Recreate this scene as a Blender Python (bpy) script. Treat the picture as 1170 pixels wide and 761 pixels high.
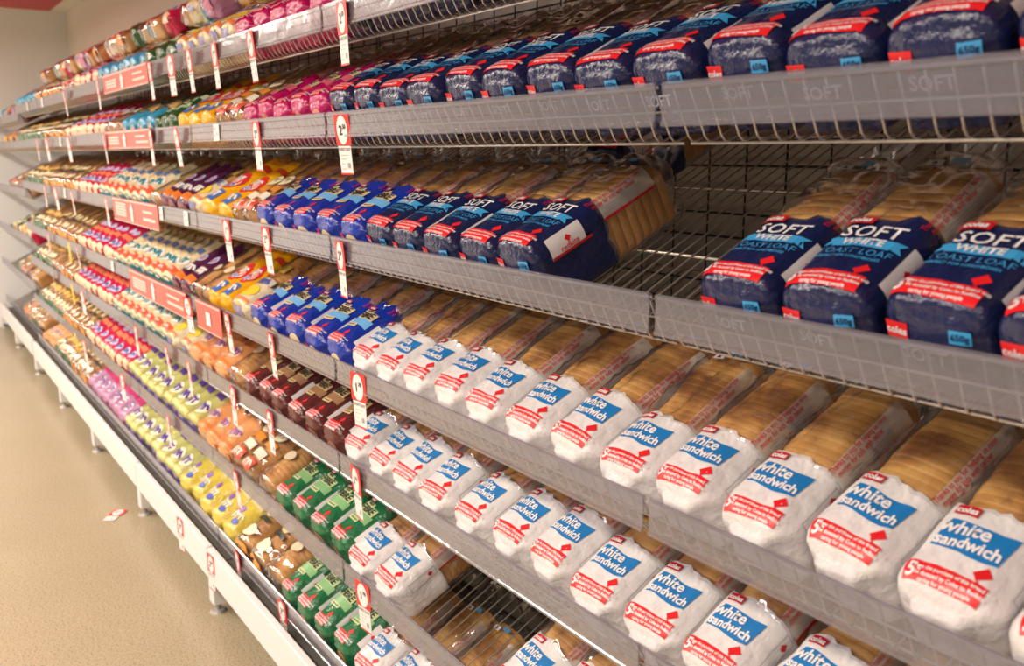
import bpy, bmesh, math, random
import numpy as np
from mathutils import Vector, Matrix, noise

for o in list(bpy.data.objects):
    bpy.data.objects.remove(o)
scene = bpy.context.scene
COL = scene.collection
PI = math.pi
rnd = random.Random(11)

# ------------------------------------------------------------------ camera
FPX, CX, CY = 1030.0, 585.0, 380.5
PITCH, YAW = math.radians(11.3), math.radians(55.19)
CAM = np.array([0.825, 0.0, 1.4955])
cam = bpy.data.cameras.new('camera')
cam.sensor_width = 36.0
cam.lens = 36.0 * FPX / 1170.0
cam.clip_start = 0.05
cam.dof.use_dof = True
cam.dof.focus_distance = 1.55
cam.dof.aperture_fstop = 5.6
camo = bpy.data.objects.new('camera', cam)
camo.location = CAM
camo.rotation_euler = (PI / 2 - PITCH, 0, YAW)
COL.objects.link(camo)
scene.camera = camo

# ------------------------------------------------------------------ world, lights, exposure
w = bpy.data.worlds.new('world')
scene.world = w
w.use_nodes = True
bg = w.node_tree.nodes['Background']
bg.inputs[0].default_value = (1.0, 0.93, 0.84, 1)
bg.inputs[1].default_value = 0.27
scene.view_settings.view_transform = 'Standard'
scene.view_settings.look = 'None'
scene.view_settings.gamma = 1.0
scene.view_settings.use_curve_mapping = False
scene.view_settings.exposure = 0.0


def strip_light(name, x, y, z, sx, sy, power, col=(1.0, 0.90, 0.76)):
    l = bpy.data.lights.new(name, 'AREA')
    l.shape = 'RECTANGLE'
    l.size, l.size_y = sx, sy
    l.energy = power
    l.color = col
    o = bpy.data.objects.new(name, l)
    o.location = (x, y, z)
    COL.objects.link(o)
    return o


# ceiling strip luminaires running along the aisle
for i, (lx, p) in enumerate(((-6.3, 62), (-4.2, 57), (-2.1, 47), (0.0, 42), (2.1, 16))):
    strip_light('ceiling_strip_light', lx, -0.80, 2.50, 1.5, 0.28, p)
    strip_light('ceiling_strip_light', lx, -2.5, 2.48, 1.5, 0.28, p * 1.45)

# ------------------------------------------------------------------ layout numbers
TH = math.radians(27.0)
ST, CT = math.sin(TH), math.cos(TH)
LIP = 0.078
YF = 0.80                                  # plane of the rail tops
TZ = [1.79, 1.575, 1.316, 1.043, 0.826, 0.560, 0.286]     # rail-top heights of the seven tiers
ZB = [1.755, 1.574, 1.254, 0.933, 0.618, 0.288]                  # tiers of the end fixture
ORD = ['first', 'second', 'third', 'fourth', 'fifth', 'sixth', 'seventh', 'eighth', 'ninth', 'tenth', 'eleventh',
       'twelfth', 'thirteenth', 'fourteenth', 'fifteenth', 'sixteenth', 'seventeenth', 'eighteenth', 'nineteenth',
       'twentieth', 'twenty-first', 'twenty-second', 'twenty-third', 'twenty-fourth', 'twenty-fifth', 'twenty-sixth', 'twenty-seventh', 'twenty-eighth', 'twenty-ninth', 'thirtieth']
SHELF = ['top shelf', 'second shelf', 'third shelf', 'fourth shelf', 'fifth shelf', 'sixth shelf', 'bottom shelf']

_fw = np.array([-math.sin(YAW) * math.cos(PITCH), math.cos(YAW) * math.cos(PITCH), -math.sin(PITCH)])
_r = np.array([math.cos(YAW), math.sin(YAW), 0])


def x_at(z, px, y=YF):
    """X on the line (X, y, z) seen at pixel column px"""
    s = (px - CX) / FPX
    P = np.array([0, y, z]) - CAM
    return float(-(P @ _r - s * (P @ _fw)) / (_r[0] - s * _fw[0]))


def tray_matrix(x, z, y=YF):
    """frame of a tray: origin at the floor's front-left corner, +y up the slope, +z normal to the floor"""
    o = Vector((x, y + LIP * ST, z - LIP * CT))
    return Matrix.Translation(o) @ Matrix.Rotation(TH, 4, 'X')


# ------------------------------------------------------------------ materials
MATS = {}


def nodes_of(name):
    m = bpy.data.materials.new(name)
    m.use_nodes = True
    nt = m.node_tree
    return m, nt, nt.nodes['Principled BSDF'], nt.nodes['Material Output']


def bump(nt, bsdf, scale, strength, dist=0.002, detail=3.0, coord='Object', stretch=None):
    tc = nt.nodes.new('ShaderNodeTexCoord')
    nz = nt.nodes.new('ShaderNodeTexNoise')
    nz.inputs['Scale'].default_value = scale
    nz.inputs['Detail'].default_value = detail
    if stretch:
        mp = nt.nodes.new('ShaderNodeMapping')
        mp.inputs['Scale'].default_value = stretch
        nt.links.new(tc.outputs[coord], mp.inputs[0])
        nt.links.new(mp.outputs[0], nz.inputs['Vector'])
    else:
        nt.links.new(tc.outputs[coord], nz.inputs['Vector'])
    bp = nt.nodes.new('ShaderNodeBump')
    bp.inputs['Strength'].default_value = strength
    bp.inputs['Distance'].default_value = dist
    nt.links.new(nz.outputs['Fac'], bp.inputs['Height'])
    nt.links.new(bp.outputs[0], bsdf.inputs['Normal'])
    return nz, bp


def plain(name, col, rough=0.5, metal=0.0, spec=0.5):
    if name in MATS:
        return MATS[name]
    m, nt, b, out = nodes_of(name)
    b.inputs['Base Color'].default_value = (*col, 1)
    b.inputs['Roughness'].default_value = rough
    b.inputs['Metallic'].default_value = metal
    b.inputs['Specular IOR Level'].default_value = spec
    nz, bp = bump(nt, b, 60, 0.06)
    MATS[name] = m
    return m


def bagmat(col, rough=0.26):
    """printed polythene: glossy, finely crinkled"""
    key = 'bag_%.3f_%.3f_%.3f' % col
    if key in MATS:
        return MATS[key]
    m, nt, b, out = nodes_of(key)
    b.inputs['Base Color'].default_value = (*col, 1)
    b.inputs['Roughness'].default_value = rough
    b.inputs['Specular IOR Level'].default_value = 0.6
    bump(nt, b, 30, 1.0, 0.010, 4, 'Object', (1.0, 0.6, 1.0))
    MATS[key] = m
    return m


def ink(col, rough=0.32):
    key = 'ink_%.3f_%.3f_%.3f' % col
    if key in MATS:
        return MATS[key]
    m, nt, b, out = nodes_of(key)
    b.inputs['Base Color'].default_value = (*col, 1)
    b.inputs['Roughness'].default_value = rough
    b.inputs['Specular IOR Level'].default_value = 0.5
    bump(nt, b, 42, 0.35, 0.004, 2.5, 'Object', (1.0, 0.55, 1.0))
    MATS[key] = m
    return m


def make_bread():
    m, nt, b, out = nodes_of('bread_crust')
    tc = nt.nodes.new('ShaderNodeTexCoord')
    oi = nt.nodes.new('ShaderNodeObjectInfo')
    sep = nt.nodes.new('ShaderNodeSeparateXYZ')
    nt.links.new(tc.outputs['Object'], sep.inputs[0])
    add = nt.nodes.new('ShaderNodeVectorMath')
    add.operation = 'ADD'
    sc = nt.nodes.new('ShaderNodeVectorMath')
    sc.operation = 'SCALE'
    sc.inputs[3].default_value = 3.0
    cmb = nt.nodes.new('ShaderNodeCombineXYZ')
    for k in range(3):
        nt.links.new(oi.outputs['Random'], cmb.inputs[k])
    nt.links.new(cmb.outputs[0], sc.inputs[0])
    nt.links.new(tc.outputs['Object'], add.inputs[0])
    nt.links.new(sc.outputs[0], add.inputs[1])
    n1 = nt.nodes.new('ShaderNodeTexNoise')
    n1.inputs['Scale'].default_value = 17
    n1.inputs['Detail'].default_value = 4
    n1.inputs['Distortion'].default_value = 0.5
    nt.links.new(add.outputs[0], n1.inputs['Vector'])
    cr = nt.nodes.new('ShaderNodeValToRGB')
    cr.color_ramp.elements[0].position = 0.36
    cr.color_ramp.elements[0].color = (0.70, 0.39, 0.115, 1)
    cr.color_ramp.elements[1].position = 0.66
    cr.color_ramp.elements[1].color = (0.30, 0.115, 0.022, 1)
    e = cr.color_ramp.elements.new(0.52)
    e.color = (0.54, 0.26, 0.060, 1)
    nt.links.new(n1.outputs['Fac'], cr.inputs[0])
    # sides are paler, golden
    mr = nt.nodes.new('ShaderNodeMapRange')
    mr.inputs['From Min'].default_value = 0.055
    mr.inputs['From Max'].default_value = 0.100
    nt.links.new(sep.outputs['Z'], mr.inputs['Value'])
    mx = nt.nodes.new('ShaderNodeMix')
    mx.data_type = 'RGBA'
    mx.inputs[6].default_value = (0.56, 0.28, 0.065, 1)
    nt.links.new(mr.outputs[0], mx.inputs[0])
    nt.links.new(cr.outputs[0], mx.inputs[7])
    nt.links.new(mx.outputs[2], b.inputs['Base Color'])
    b.inputs['Roughness'].default_value = 0.55
    n2 = nt.nodes.new('ShaderNodeTexNoise')
    n2.inputs['Scale'].default_value = 90
    n2.inputs['Detail'].default_value = 5
    nt.links.new(add.outputs[0], n2.inputs['Vector'])
    bp = nt.nodes.new('ShaderNodeBump')
    bp.inputs['Strength'].default_value = 0.35
    bp.inputs['Distance'].default_value = 0.003
    nt.links.new(n2.outputs['Fac'], bp.inputs['Height'])
    nt.links.new(bp.outputs[0], b.inputs['Normal'])
    return m


def make_film(name, haze, gloss, tint=(1, 1, 1), rough=0.09, bscale=15, bstr=1.0, ridged=True):
    """clear film: see-through, a little milky, with glossy crinkles"""
    m, nt, b, out = nodes_of(name)
    nt.nodes.remove(b)
    tr = nt.nodes.new('ShaderNodeBsdfTransparent')
    tr.inputs[0].default_value = (*tint, 1)
    df = nt.nodes.new('ShaderNodeBsdfDiffuse')
    df.inputs[0].default_value = (0.85, 0.83, 0.80, 1)
    gl = nt.nodes.new('ShaderNodeBsdfGlossy')
    gl.inputs['Roughness'].default_value = rough
    m1 = nt.nodes.new('ShaderNodeMixShader')
    m1.inputs[0].default_value = haze
    nt.links.new(tr.outputs[0], m1.inputs[1])
    nt.links.new(df.outputs[0], m1.inputs[2])
    lw = nt.nodes.new('ShaderNodeLayerWeight')
    lw.inputs['Blend'].default_value = 0.5
    pw = nt.nodes.new('ShaderNodeMath')
    pw.operation = 'POWER'
    pw.inputs[1].default_value = 3.5
    nt.links.new(lw.outputs['Facing'], pw.inputs[0])
    ad = nt.nodes.new('ShaderNodeMath')
    ad.inputs[1].default_value = 0.11
    nt.links.new(pw.outputs[0], ad.inputs[0])
    mul = nt.nodes.new('ShaderNodeMath')
    mul.operation = 'MULTIPLY'
    mul.inputs[1].default_value = gloss
    mul.use_clamp = True
    tc = nt.nodes.new('ShaderNodeTexCoord')
    nz = nt.nodes.new('ShaderNodeTexNoise')
    nz.inputs['Scale'].default_value = bscale
    nz.inputs['Detail'].default_value = 3
    nz.inputs['Distortion'].default_value = 0.8
    if ridged:
        nz.noise_type = 'RIDGED_MULTIFRACTAL'
        nz.normalize = True
    nt.links.new(tc.outputs['Object'], nz.inputs['Vector'])
    bp = nt.nodes.new('ShaderNodeBump')
    bp.inputs['Strength'].default_value = bstr
    bp.inputs['Distance'].default_value = 0.012
    nt.links.new(nz.outputs['Fac'], bp.inputs['Height'])
    nt.links.new(bp.outputs[0], gl.inputs['Normal'])
    nt.links.new(bp.outputs[0], lw.inputs['Normal'])
    nt.links.new(ad.outputs[0], mul.inputs[0])
    m2 = nt.nodes.new('ShaderNodeMixShader')
    nt.links.new(mul.outputs[0], m2.inputs[0])
    nt.links.new(m1.outputs[0], m2.inputs[1])
    nt.links.new(gl.outputs[0], m2.inputs[2])
    nt.links.new(m2.outputs[0], out.inputs[0])
    return m


BREAD = make_bread()
FILM = make_film('clear_bag_film', 0.025, 1.3, rough=0.07)
STRIP = make_film('milky_print_film', 0.45, 0.8, rough=0.2, bstr=0.3)
RAILM = make_film('clear_rail_plastic', 0.24, 0.8, tint=(0.76, 0.78, 0.88), rough=0.13, bscale=9, bstr=0.08, ridged=False)
for nd in RAILM.node_tree.nodes:
    if nd.type == 'BSDF_DIFFUSE':
        nd.inputs[0].default_value = (0.44, 0.42, 0.43, 1)
WIRE = plain('zinc_wire', (0.60, 0.56, 0.50), 0.35, 0.75)
BLACKWIRE = plain('black_wire', (0.03, 0.03, 0.03), 0.45, 0.3)
GREY = plain('grey_back_panel', (0.38, 0.38, 0.365), 0.6)
WHITEMETAL = plain('white_powder_coat', (0.78, 0.76, 0.76), 0.38)
DARK = plain('dark_deck', (0.13, 0.12, 0.105), 0.6)
FOOTM = plain('grey_foot', (0.42, 0.41, 0.39), 0.5, 0.4)
WHITE = ink((0.80, 0.79, 0.80))
RED = ink((0.72, 0.015, 0.02))
DKRED = ink((0.50, 0.010, 0.018))
BLUE = ink((0.015, 0.185, 0.50))
CYAN = ink((0.05, 0.36, 0.72))
BLACK = ink((0.02, 0.02, 0.02))
CREAM = ink((0.72, 0.60, 0.36))
GREYINK = ink((0.36, 0.35, 0.36))
CARD = plain('white_card', (0.84, 0.82, 0.80), 0.5)
TAGRED = plain('tag_red', (0.78, 0.035, 0.03), 0.4)
TAGYEL = plain('tag_yellow', (0.85, 0.55, 0.02), 0.4)
SIGNRED = plain('sign_red', (0.70, 0.10, 0.075), 0.32)


# ------------------------------------------------------------------ mesh helpers
def mesh(name, V, F, mat, smooth=True):
    me = bpy.data.meshes.new(name)
    me.from_pydata([tuple(v) for v in V], [], [tuple(f) for f in F])
    if len(V) > 40:
        bm = bmesh.new()
        bm.from_mesh(me)
        bmesh.ops.recalc_face_normals(bm, faces=list(bm.faces))
        bm.to_mesh(me)
        bm.free()
    me.materials.append(mat)
    if smooth:
        me.polygons.foreach_set('use_smooth', [True] * len(me.polygons))
    me.update()
    return me


def link(name, me, parent=None, M=None):
    o = bpy.data.objects.new(name, me)
    COL.objects.link(o)
    if parent is not None:
        o.parent = parent
    if M is not None:
        o.matrix_local = M
    return o


def tag(o, label=None, cat=None, group=None, kind=None):
    if label:
        o['label'] = label
    if cat:
        o['category'] = cat
    if group:
        o['group'] = group
    if kind:
        o['kind'] = kind
    return o


class MB:
    def __init__(self):
        self.v, self.f = [], []

    def add(self, V, F):
        n = len(self.v)
        self.v += [tuple(p) for p in V]
        self.f += [tuple(i + n for i in f) for f in F]

    def box(self, x0, x1, y0, y1, z0, z1):
        V = [(x, y, z) for x in (x0, x1) for y in (y0, y1) for z in (z0, z1)]
        self.add(V, [(0, 1, 3, 2), (4, 6, 7, 5), (0, 4, 5, 1), (2, 3, 7, 6), (0, 2, 6, 4), (1, 5, 7, 3)])

    def bevbox(self, x0, x1, y0, y1, z0, z1, r=0.004):
        bm = bmesh.new()
        bmesh.ops.create_cube(bm, size=1)
        for v in bm.verts:
            v.co = Vector((x0 + (v.co.x + .5) * (x1 - x0), y0 + (v.co.y + .5) * (y1 - y0), z0 + (v.co.z + .5) * (z1 - z0)))
        bmesh.ops.bevel(bm, geom=list(bm.edges), offset=r, segments=2, affect='EDGES', profile=0.5)
        bm.verts.index_update()
        self.add([v.co[:] for v in bm.verts], [[v.index for v in f.verts] for f in bm.faces])
        bm.free()

    def tube(self, pts, r, n=5):
        P = [Vector(p) for p in pts]
        rings = []
        for i, p in enumerate(P):
            t = (P[min(i + 1, len(P) - 1)] - P[max(i - 1, 0)]).normalized()
            a = Vector((1, 0, 0)) if abs(t.x) < 0.9 else Vector((0, 0, 1))
            u = t.cross(a).normalized()
            v = t.cross(u)
            rings.append([p + (u * math.cos(2 * PI * k / n) + v * math.sin(2 * PI * k / n)) * r for k in range(n)])
        V = [q for rg in rings for q in rg]
        F = []
        for i in range(len(P) - 1):
            for k in range(n):
                F.append((i * n + k, i * n + (k + 1) % n, (i + 1) * n + (k + 1) % n, (i + 1) * n + k))
        F.append(tuple(range(n)))
        F.append(tuple((len(P) - 1) * n + k for k in reversed(range(n))))
        self.add(V, F)

    def cyl(self, c, r0, r1, z0, z1, n=16):
        V = [(c[0] + r * math.cos(2 * PI * k / n), c[1] + r * math.sin(2 * PI * k / n), z) for r, z in ((r0, z0), (r1, z1)) for k in range(n)]
        F = [(k, (k + 1) % n, n + (k + 1) % n, n + k) for k in range(n)] + [tuple(reversed(range(n))), tuple(range(n, 2 * n))]
        self.add(V, F)

    def mesh(self, name, mat, smooth=False):
        return mesh(name, self.v, self.f, mat, smooth)


_text = {}


def text2d(s, size, off=0.0, space=1.0, align='CENTER'):
    """flat text as (verts Nx2, faces)"""
    key = (s, size, off, space, align)
    if key in _text:
        return _text[key]
    cu = bpy.data.curves.new('txt', 'FONT')
    cu.body = s
    cu.size = size
    cu.offset = off
    cu.space_character = space
    cu.align_x = align
    cu.align_y = 'CENTER'
    cu.resolution_u = 2
    ob = bpy.data.objects.new('txt', cu)
    COL.objects.link(ob)
    me = ob.to_mesh()
    bm = bmesh.new()
    bm.from_mesh(me)
    ob.to_mesh_clear()
    for _ in range(2):
        ed = [e for e in bm.edges if e.calc_length() > 0.011]
        if ed:
            bmesh.ops.subdivide_edges(bm, edges=ed, cuts=1)
    bmesh.ops.triangulate(bm, faces=list(bm.faces))
    bm.verts.index_update()
    V = np.array([(v.co.x, v.co.y) for v in bm.verts]) if len(bm.verts) else np.zeros((0, 2))
    F = [tuple(v.index for v in f.verts) for f in bm.faces]
    bm.free()
    bpy.data.objects.remove(ob)
    bpy.data.curves.remove(cu)
    _text[key] = (V, F)
    return _text[key]


def grid2d(x0, x1, y0, y1, nx, ny, wave=0.0, nwave=1.0, shear=0.0, ph=0.0):
    V, F = [], []
    for j in range(ny + 1):
        for i in range(nx + 1):
            a, b = i / nx, j / ny
            V.append((x0 + (x1 - x0) * a + shear * b, y0 + (y1 - y0) * b + wave * math.sin(a * nwave * 2 * PI + ph)))
    for j in range(ny):
        for i in range(nx):
            k = j * (nx + 1) + i
            F.append((k, k + 1, k + nx + 2, k + nx + 1))
    return np.array(V), F


def oval2d(cx, cy, rx, ry, n=20, rings=3):
    V, F = [(cx, cy)], []
    for j in range(1, rings + 1):
        for k in range(n):
            a = 2 * PI * k / n
            V.append((cx + rx * j / rings * math.cos(a), cy + ry * j / rings * math.sin(a)))
    for k in range(n):
        F.append((0, 1 + k, 1 + (k + 1) % n))
    for j in range(rings - 1):
        for k in range(n):
            a, b = 1 + j * n, 1 + (j + 1) * n
            F.append((a + k, b + k, b + (k + 1) % n, a + (k + 1) % n))
    return np.array(V), F


def squig2d(x0, x1, y, h, t, n=5, ph=0.0):
    """a looping pen stroke, like script lettering too far off to read"""
    V, F = [], []
    N = n * 8
    pts = []
    for i in range(N + 1):
        a = i / N
        pts.append((x0 + (x1 - x0) * a + 0.25 * h * math.sin(a * n * 2 * PI + ph), y + h * 0.5 * math.cos(a * n * 2 * PI + ph * 1.7) * (1.0 if i > 8 else 1.5)))
    for i, (x, yy) in enumerate(pts):
        q = pts[min(i + 1, N)]
        p = pts[max(i - 1, 0)]
        dx, dy = q[0] - p[0], q[1] - p[1]
        l = math.hypot(dx, dy) or 1
        V += [(x - dy / l * t, yy + dx / l * t), (x + dy / l * t, yy - dx / l * t)]
    F = [(2 * i, 2 * i + 2, 2 * i + 3, 2 * i + 1) for i in range(N)]
    return np.array(V), F


def poly2d(P):
    return np.array(P, float), [tuple(range(len(P)))]


def merge2d(lst):
    V, F, n = [], [], 0
    for v, f in lst:
        if len(v) == 0:
            continue
        V.append(v)
        F += [tuple(i + n for i in q) for q in f]
        n += len(v)
    return np.concatenate(V), F


def shift(vf, dx, dy):
    return vf[0] + np.array([dx, dy]), vf[1]


# ------------------------------------------------------------------ the loaf
class Loaf:
    """surface of a bagged loaf: sx = arc length across from the top middle, b = length from the front fold"""

    def __init__(s, hw=0.058, H=0.112, L=0.29, rt=0.026, rb=0.022, rf=0.018, dome=0.005, seed=0, amp=0.0014, bul=0.006):
        s.hw, s.H, s.L, s.rt, s.rb, s.rf, s.dome, s.seed, s.amp, s.bul = hw, H, L, rt, rb, rf, dome, seed, amp, bul
        s.a1 = hw - rt
        s.a2 = s.a1 + rt * PI / 2
        s.a3 = s.a2 + (H - rt - rb)
        s.a4 = s.a3 + rb * PI / 2
        s.S = s.a4 + (hw - rb)

    def sec(s, sx):
        a = abs(sx)
        sg = 1 if sx >= 0 else -1
        if a <= s.a1:
            x, z, nx, nz = a, s.H, 0, 1
        elif a <= s.a2:
            t = (a - s.a1) / s.rt
            x, z, nx, nz = s.a1 + s.rt * math.sin(t), s.H - s.rt + s.rt * math.cos(t), math.sin(t), math.cos(t)
        elif a <= s.a3:
            x, z, nx, nz = s.hw, s.H - s.rt - (a - s.a2), 1, 0
        elif a <= s.a4:
            t = (a - s.a3) / s.rb
            x, z, nx, nz = s.hw - s.rb + s.rb * math.cos(t), s.rb - s.rb * math.sin(t), math.cos(t), -math.sin(t)
        else:
            x, z, nx, nz = s.hw - s.rb - (a - s.a4), 0, 0, -1
        if a <= s.a2:
            z += s.dome * (1 - (x / s.hw) ** 2)
        return sg * x, z, sg * nx, nz

    def disp(s, x, y, z, k=1.0):
        p = Vector((x * 26 + s.seed * 7.3, y * 17 + s.seed * 3.1, z * 26))
        q = Vector((x * 70 + s.seed, y * 38, z * 70 + s.seed * 2.2))
        return k * s.amp * (noise.noise(p) * 1.3 + 0.45 * noise.noise(q))

    def fbul(s, x, z):
        return -s.bul * max(0, 1 - (x / s.hw) ** 2) * max(0, 1 - ((z - s.H / 2) / (s.H / 2)) ** 2)

    def pt(s, sx, b, off=0.0, k=1.0):
        q = s.rf * PI / 4
        x, z, nx, nz = s.sec(sx)
        if b < -q:
            d = s.rf - q - b
            X, Z = max(-s.hw, min(s.hw, sx)), s.H - d
            Y = s.fbul(X, Z)
            n = (0, -1, 0)
        else:
            if b > q:
                y, d, c, sn = s.rf + b - q, 0, 1, 0
            else:
                f = PI / 4 - b / s.rf
                y, d, c, sn = s.rf - s.rf * math.sin(f), s.rf - s.rf * math.cos(f), math.cos(f), math.sin(f)
            X, Y, Z = x - nx * d, y, z - nz * d
            n = (nx * c, -sn, nz * c)
        e = off + s.disp(X, Y, Z, k)
        if n[2] < -0.5:
            e = off
        return (X + n[0] * e, Y + n[1] * e, Z + n[2] * e)

    def decal(s, name, vf, mat, off=0.0013):
        V, F = vf
        return mesh(name, [s.pt(v[0], v[1], off) for v in V], F, mat)

    def b_of_y(s, y):
        return y - s.rf + s.rf * PI / 4

    def ring_s(s, n):
        return [-s.S + 2 * s.S * (i + 0.5) / n for i in range(n)]

    def sleeve(s, name, mat, yend, n=44, off=0.0):
        """printed, closed front of the bag back to yend(sx)"""
        S = s.ring_s(n)
        V, F = [], []
        rows = []
        # front cap: rings from the middle outwards
        cz = s.H * 0.5
        base = [s.sec(a) for a in S]
        inner = [(x - nx * s.rf, z - nz * s.rf) for x, z, nx, nz in base]
        for t in (0.12, 0.4, 0.7, 0.92):
            r = []
            for (x, z) in inner:
                X, Z = x * t, cz + (z - cz) * t
                e = off + s.disp(X, 0, Z)
                r.append((X, s.fbul(X, Z) * 1.0 - e, Z))
            rows.append(r)
        q = s.rf * PI / 4
        for t in (-1, -0.5, 0, 0.5, 1):
            rows.append([s.pt(a, q * t + (1e-6 if t == -1 else 0), off) for a in S])
        NB = 16
        for j in range(1, NB + 1):
            r = []
            for a in S:
                be = s.b_of_y(yend(a))
                r.append(s.pt(a, q + (be - q) * j / NB, off))
            rows.append(r)
        for r in rows:
            V += r
        m = len(S)
        F.append(tuple(range(m)))
        for j in range(len(rows) - 1):
            for i in range(m):
                a, b = j * m + i, j * m + (i + 1) % m
                F.append((a, a + m, b + m, b))
        return mesh(name, V, F, mat)

    def film(s, name, mat, ystart, n=60, tail=True, seed=0):
        S = s.ring_s(n)
        rows = []
        r2 = random.Random(seed)
        NB = 26

        def crease(a, y):
            q = 1 - abs(noise.noise(Vector((a * 34 + y * 14 + seed * 4.1, y * 20 - a * 9, seed * 1.7)))) * 2.2
            return 0.0045 * max(0, q) ** 2
        for j in range(NB + 1):
            r = []
            for a in S:
                y = ystart(a) + (s.L - ystart(a)) * j / NB
                r.append(s.pt(a, s.b_of_y(y), 0.0012 + (crease(a, y) if 0 < j and abs(a) < s.a3 else 0), 1.5 + 0.0016 / s.amp))
            rows.append(r)
        for (dy, ins) in ((0.010, 0.004), (0.019, 0.014), (0.024, 0.028), (0.027, 0.045)):
            r = []
            for a in S:
                x, z, nx, nz = s.sec(a)
                e = s.disp(x, s.L + dy, z, 2.0)
                k = 1 - ins / 0.056
                zc = s.H * 0.55
                r.append((x * k + nx * e, s.L + dy + e, zc + (z - zc) * k + nz * e))
            rows.append(r)
        V = [p for r in rows for p in r]
        m = len(S)
        F = []
        for j in range(len(rows) - 1):
            for i in range(m):
                a, b = j * m + i, j * m + (i + 1) % m
                F.append((a, a + m, b + m, b))
        F.append(tuple((len(rows) - 1) * m + i for i in reversed(range(m))))
        if tail:                       # gathered tail folded up behind the loaf
            n0 = len(V)
            NU, NV = 10, 7
            for j in range(NV + 1):
                t = j / NV
                wd = 0.010 + 0.042 * t
                for i in range(NU + 1):
                    u = -1 + 2 * i / NU
                    cr = 0.007 * t * math.sin(u * 9 + seed) + 0.004 * r2.uniform(-1, 1) * t
                    V.append((u * wd, s.L + 0.022 + 0.030 * t + cr, s.H * 0.55 + 0.055 * t - 0.012 * t * u * u))
            for j in range(NV):
                for i in range(NU):
                    k = n0 + j * (NU + 1) + i
                    F.append((k, k + 1, k + NU + 2, k + NU + 1))
        return mesh(name, V, F, mat)

    def front_inset(s, y):
        return s.rf - math.sqrt(max(0.0, s.rf ** 2 - max(0.0, s.rf - y + 0.004) ** 2)) if y < s.rf + 0.004 else 0.0

    def slices(s, K, mat, pitch, seed=0, n=28, ins=0.0055):
        S = s.ring_s(n)
        r2 = random.Random(seed + 5)
        y0, y1 = 0.008, s.L - 0.004
        ns = int((y1 - y0) / pitch)
        zc = s.H * 0.5
        for k in range(ns):
            ya, yb = y0 + (y1 - y0) * k / ns + 0.0005, y0 + (y1 - y0) * (k + 1) / ns - 0.0005
            jx, jz = r2.uniform(-.0008, .0008), r2.uniform(-.0012, 0)
            h = 0.002 * math.sin(k * 0.5 + seed) - (0.005 if k in (0, ns - 1) else 0)
            rows = []
            for y, inset in ((ya, 0.0012), (ya + 0.0010, 0.0), (yb - 0.0010, 0.0), (yb, 0.0012)):
                for a in S:
                    x, z, nx, nz = s.sec(a)
                    e = -ins - inset - s.front_inset(y) + 0.0034 * noise.noise(Vector((x * 20 + seed * 5, y * 16, z * 20))) * (1 if nz > -0.5 else 0) + (h if nz > 0.3 else 0)
                    rows.append((x + nx * e + jx, y, max(0.0015, z + nz * e + (jz if nz > -0.5 else 0))))
            F = [tuple(range(n)), tuple(3 * n + i for i in reversed(range(n)))]
            for j in range(3):
                for i in range(n):
                    a, b = j * n + i, j * n + (i + 1) % n
                    F.append((a, a + n, b + n, b))
            K.add('bread_slice', mesh('bread_slice', rows, F, mat))

    def bread(s, name, mat, pitch=0.0135, n=34, seed=0, ins=0.0052):
        """sliced loaf inside the bag: each slice a slightly proud ring with a groove between"""
        S = s.ring_s(n)
        r2 = random.Random(seed + 99)
        rows = []
        y0, y1 = 0.008, s.L - 0.004
        ns = int((y1 - y0) / pitch)
        c = (0, s.H * 0.5)
        ins = max(ins, s.amp * 1.7 + 0.002)

        def ring(y, inset, jx, jz, h):
            r = []
            for a in S:
                x, z, nx, nz = s.sec(a)
                e = -ins - inset - s.front_inset(y) + 0.0030 * noise.noise(Vector((x * 20 + seed * 5, y * 16, z * 20))) * (1 if nz > -0.5 else 0)
                if nz > 0.3:
                    e += h
                r.append((x + nx * e + jx, y, max(0.0015, z + nz * e) + (jz if nz > -0.5 else 0)))
            return r
        rows.append([(p[0] * .8, p[1], c[1] + (p[2] - c[1]) * .8) for p in ring(y0, 0.006, 0, 0, 0)])
        for k in range(ns):
            ya = y0 + (y1 - y0) * k / ns
            yb = y0 + (y1 - y0) * (k + 1) / ns
            jx, jz = r2.uniform(-.0007, .0007), r2.uniform(-.0009, .0006)
            h = 0.0022 * math.sin(k * 0.45 + seed) - (0.006 if k == 0 or k == ns - 1 else 0)
            rows.append(ring(ya + 0.0006, 0.0004, jx, jz, h))
            rows.append(ring(ya + 0.0018, 0.0, jx, jz, h))
            rows.append(ring(yb - 0.0018, 0.0, jx, jz, h))
            rows.append(ring(yb - 0.0006, 0.0004, jx, jz, h))
        rows.append([(p[0] * .8, p[1], c[1] + (p[2] - c[1]) * .8) for p in ring(y1 + 0.001, 0.006, 0, 0, 0)])
        V = [p for r in rows for p in r]
        m = len(S)
        F = [tuple(range(m))]
        for j in range(len(rows) - 1):
            for i in range(m):
                a, b = j * m + i, j * m + (i + 1) % m
                F.append((a, a + m, b + m, b))
        F.append(tuple((len(rows) - 1) * m + i for i in reversed(range(m))))
        return mesh(name, V, F, mat)


class Kind:
    """a template: list of (name, mesh, parent index or None, label)"""

    def __init__(s):
        s.parts = []

    def add(s, name, me, parent=None, label=None):
        s.parts.append((name, me, parent, label))
        return len(s.parts) - 1


def instantiate(k, name, M):
    root = bpy.data.objects.new(name, None)
    root.empty_display_size = 0.05
    COL.objects.link(root)
    root.matrix_world = M
    obs = []
    for (nm, me, par, lab) in k.parts:
        o = bpy.data.objects.new(nm, me)
        COL.objects.link(o)
        o.parent = root if par is None else obs[par]
        if lab:
            o['label'] = lab
        obs.append(o)
    return root


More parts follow.
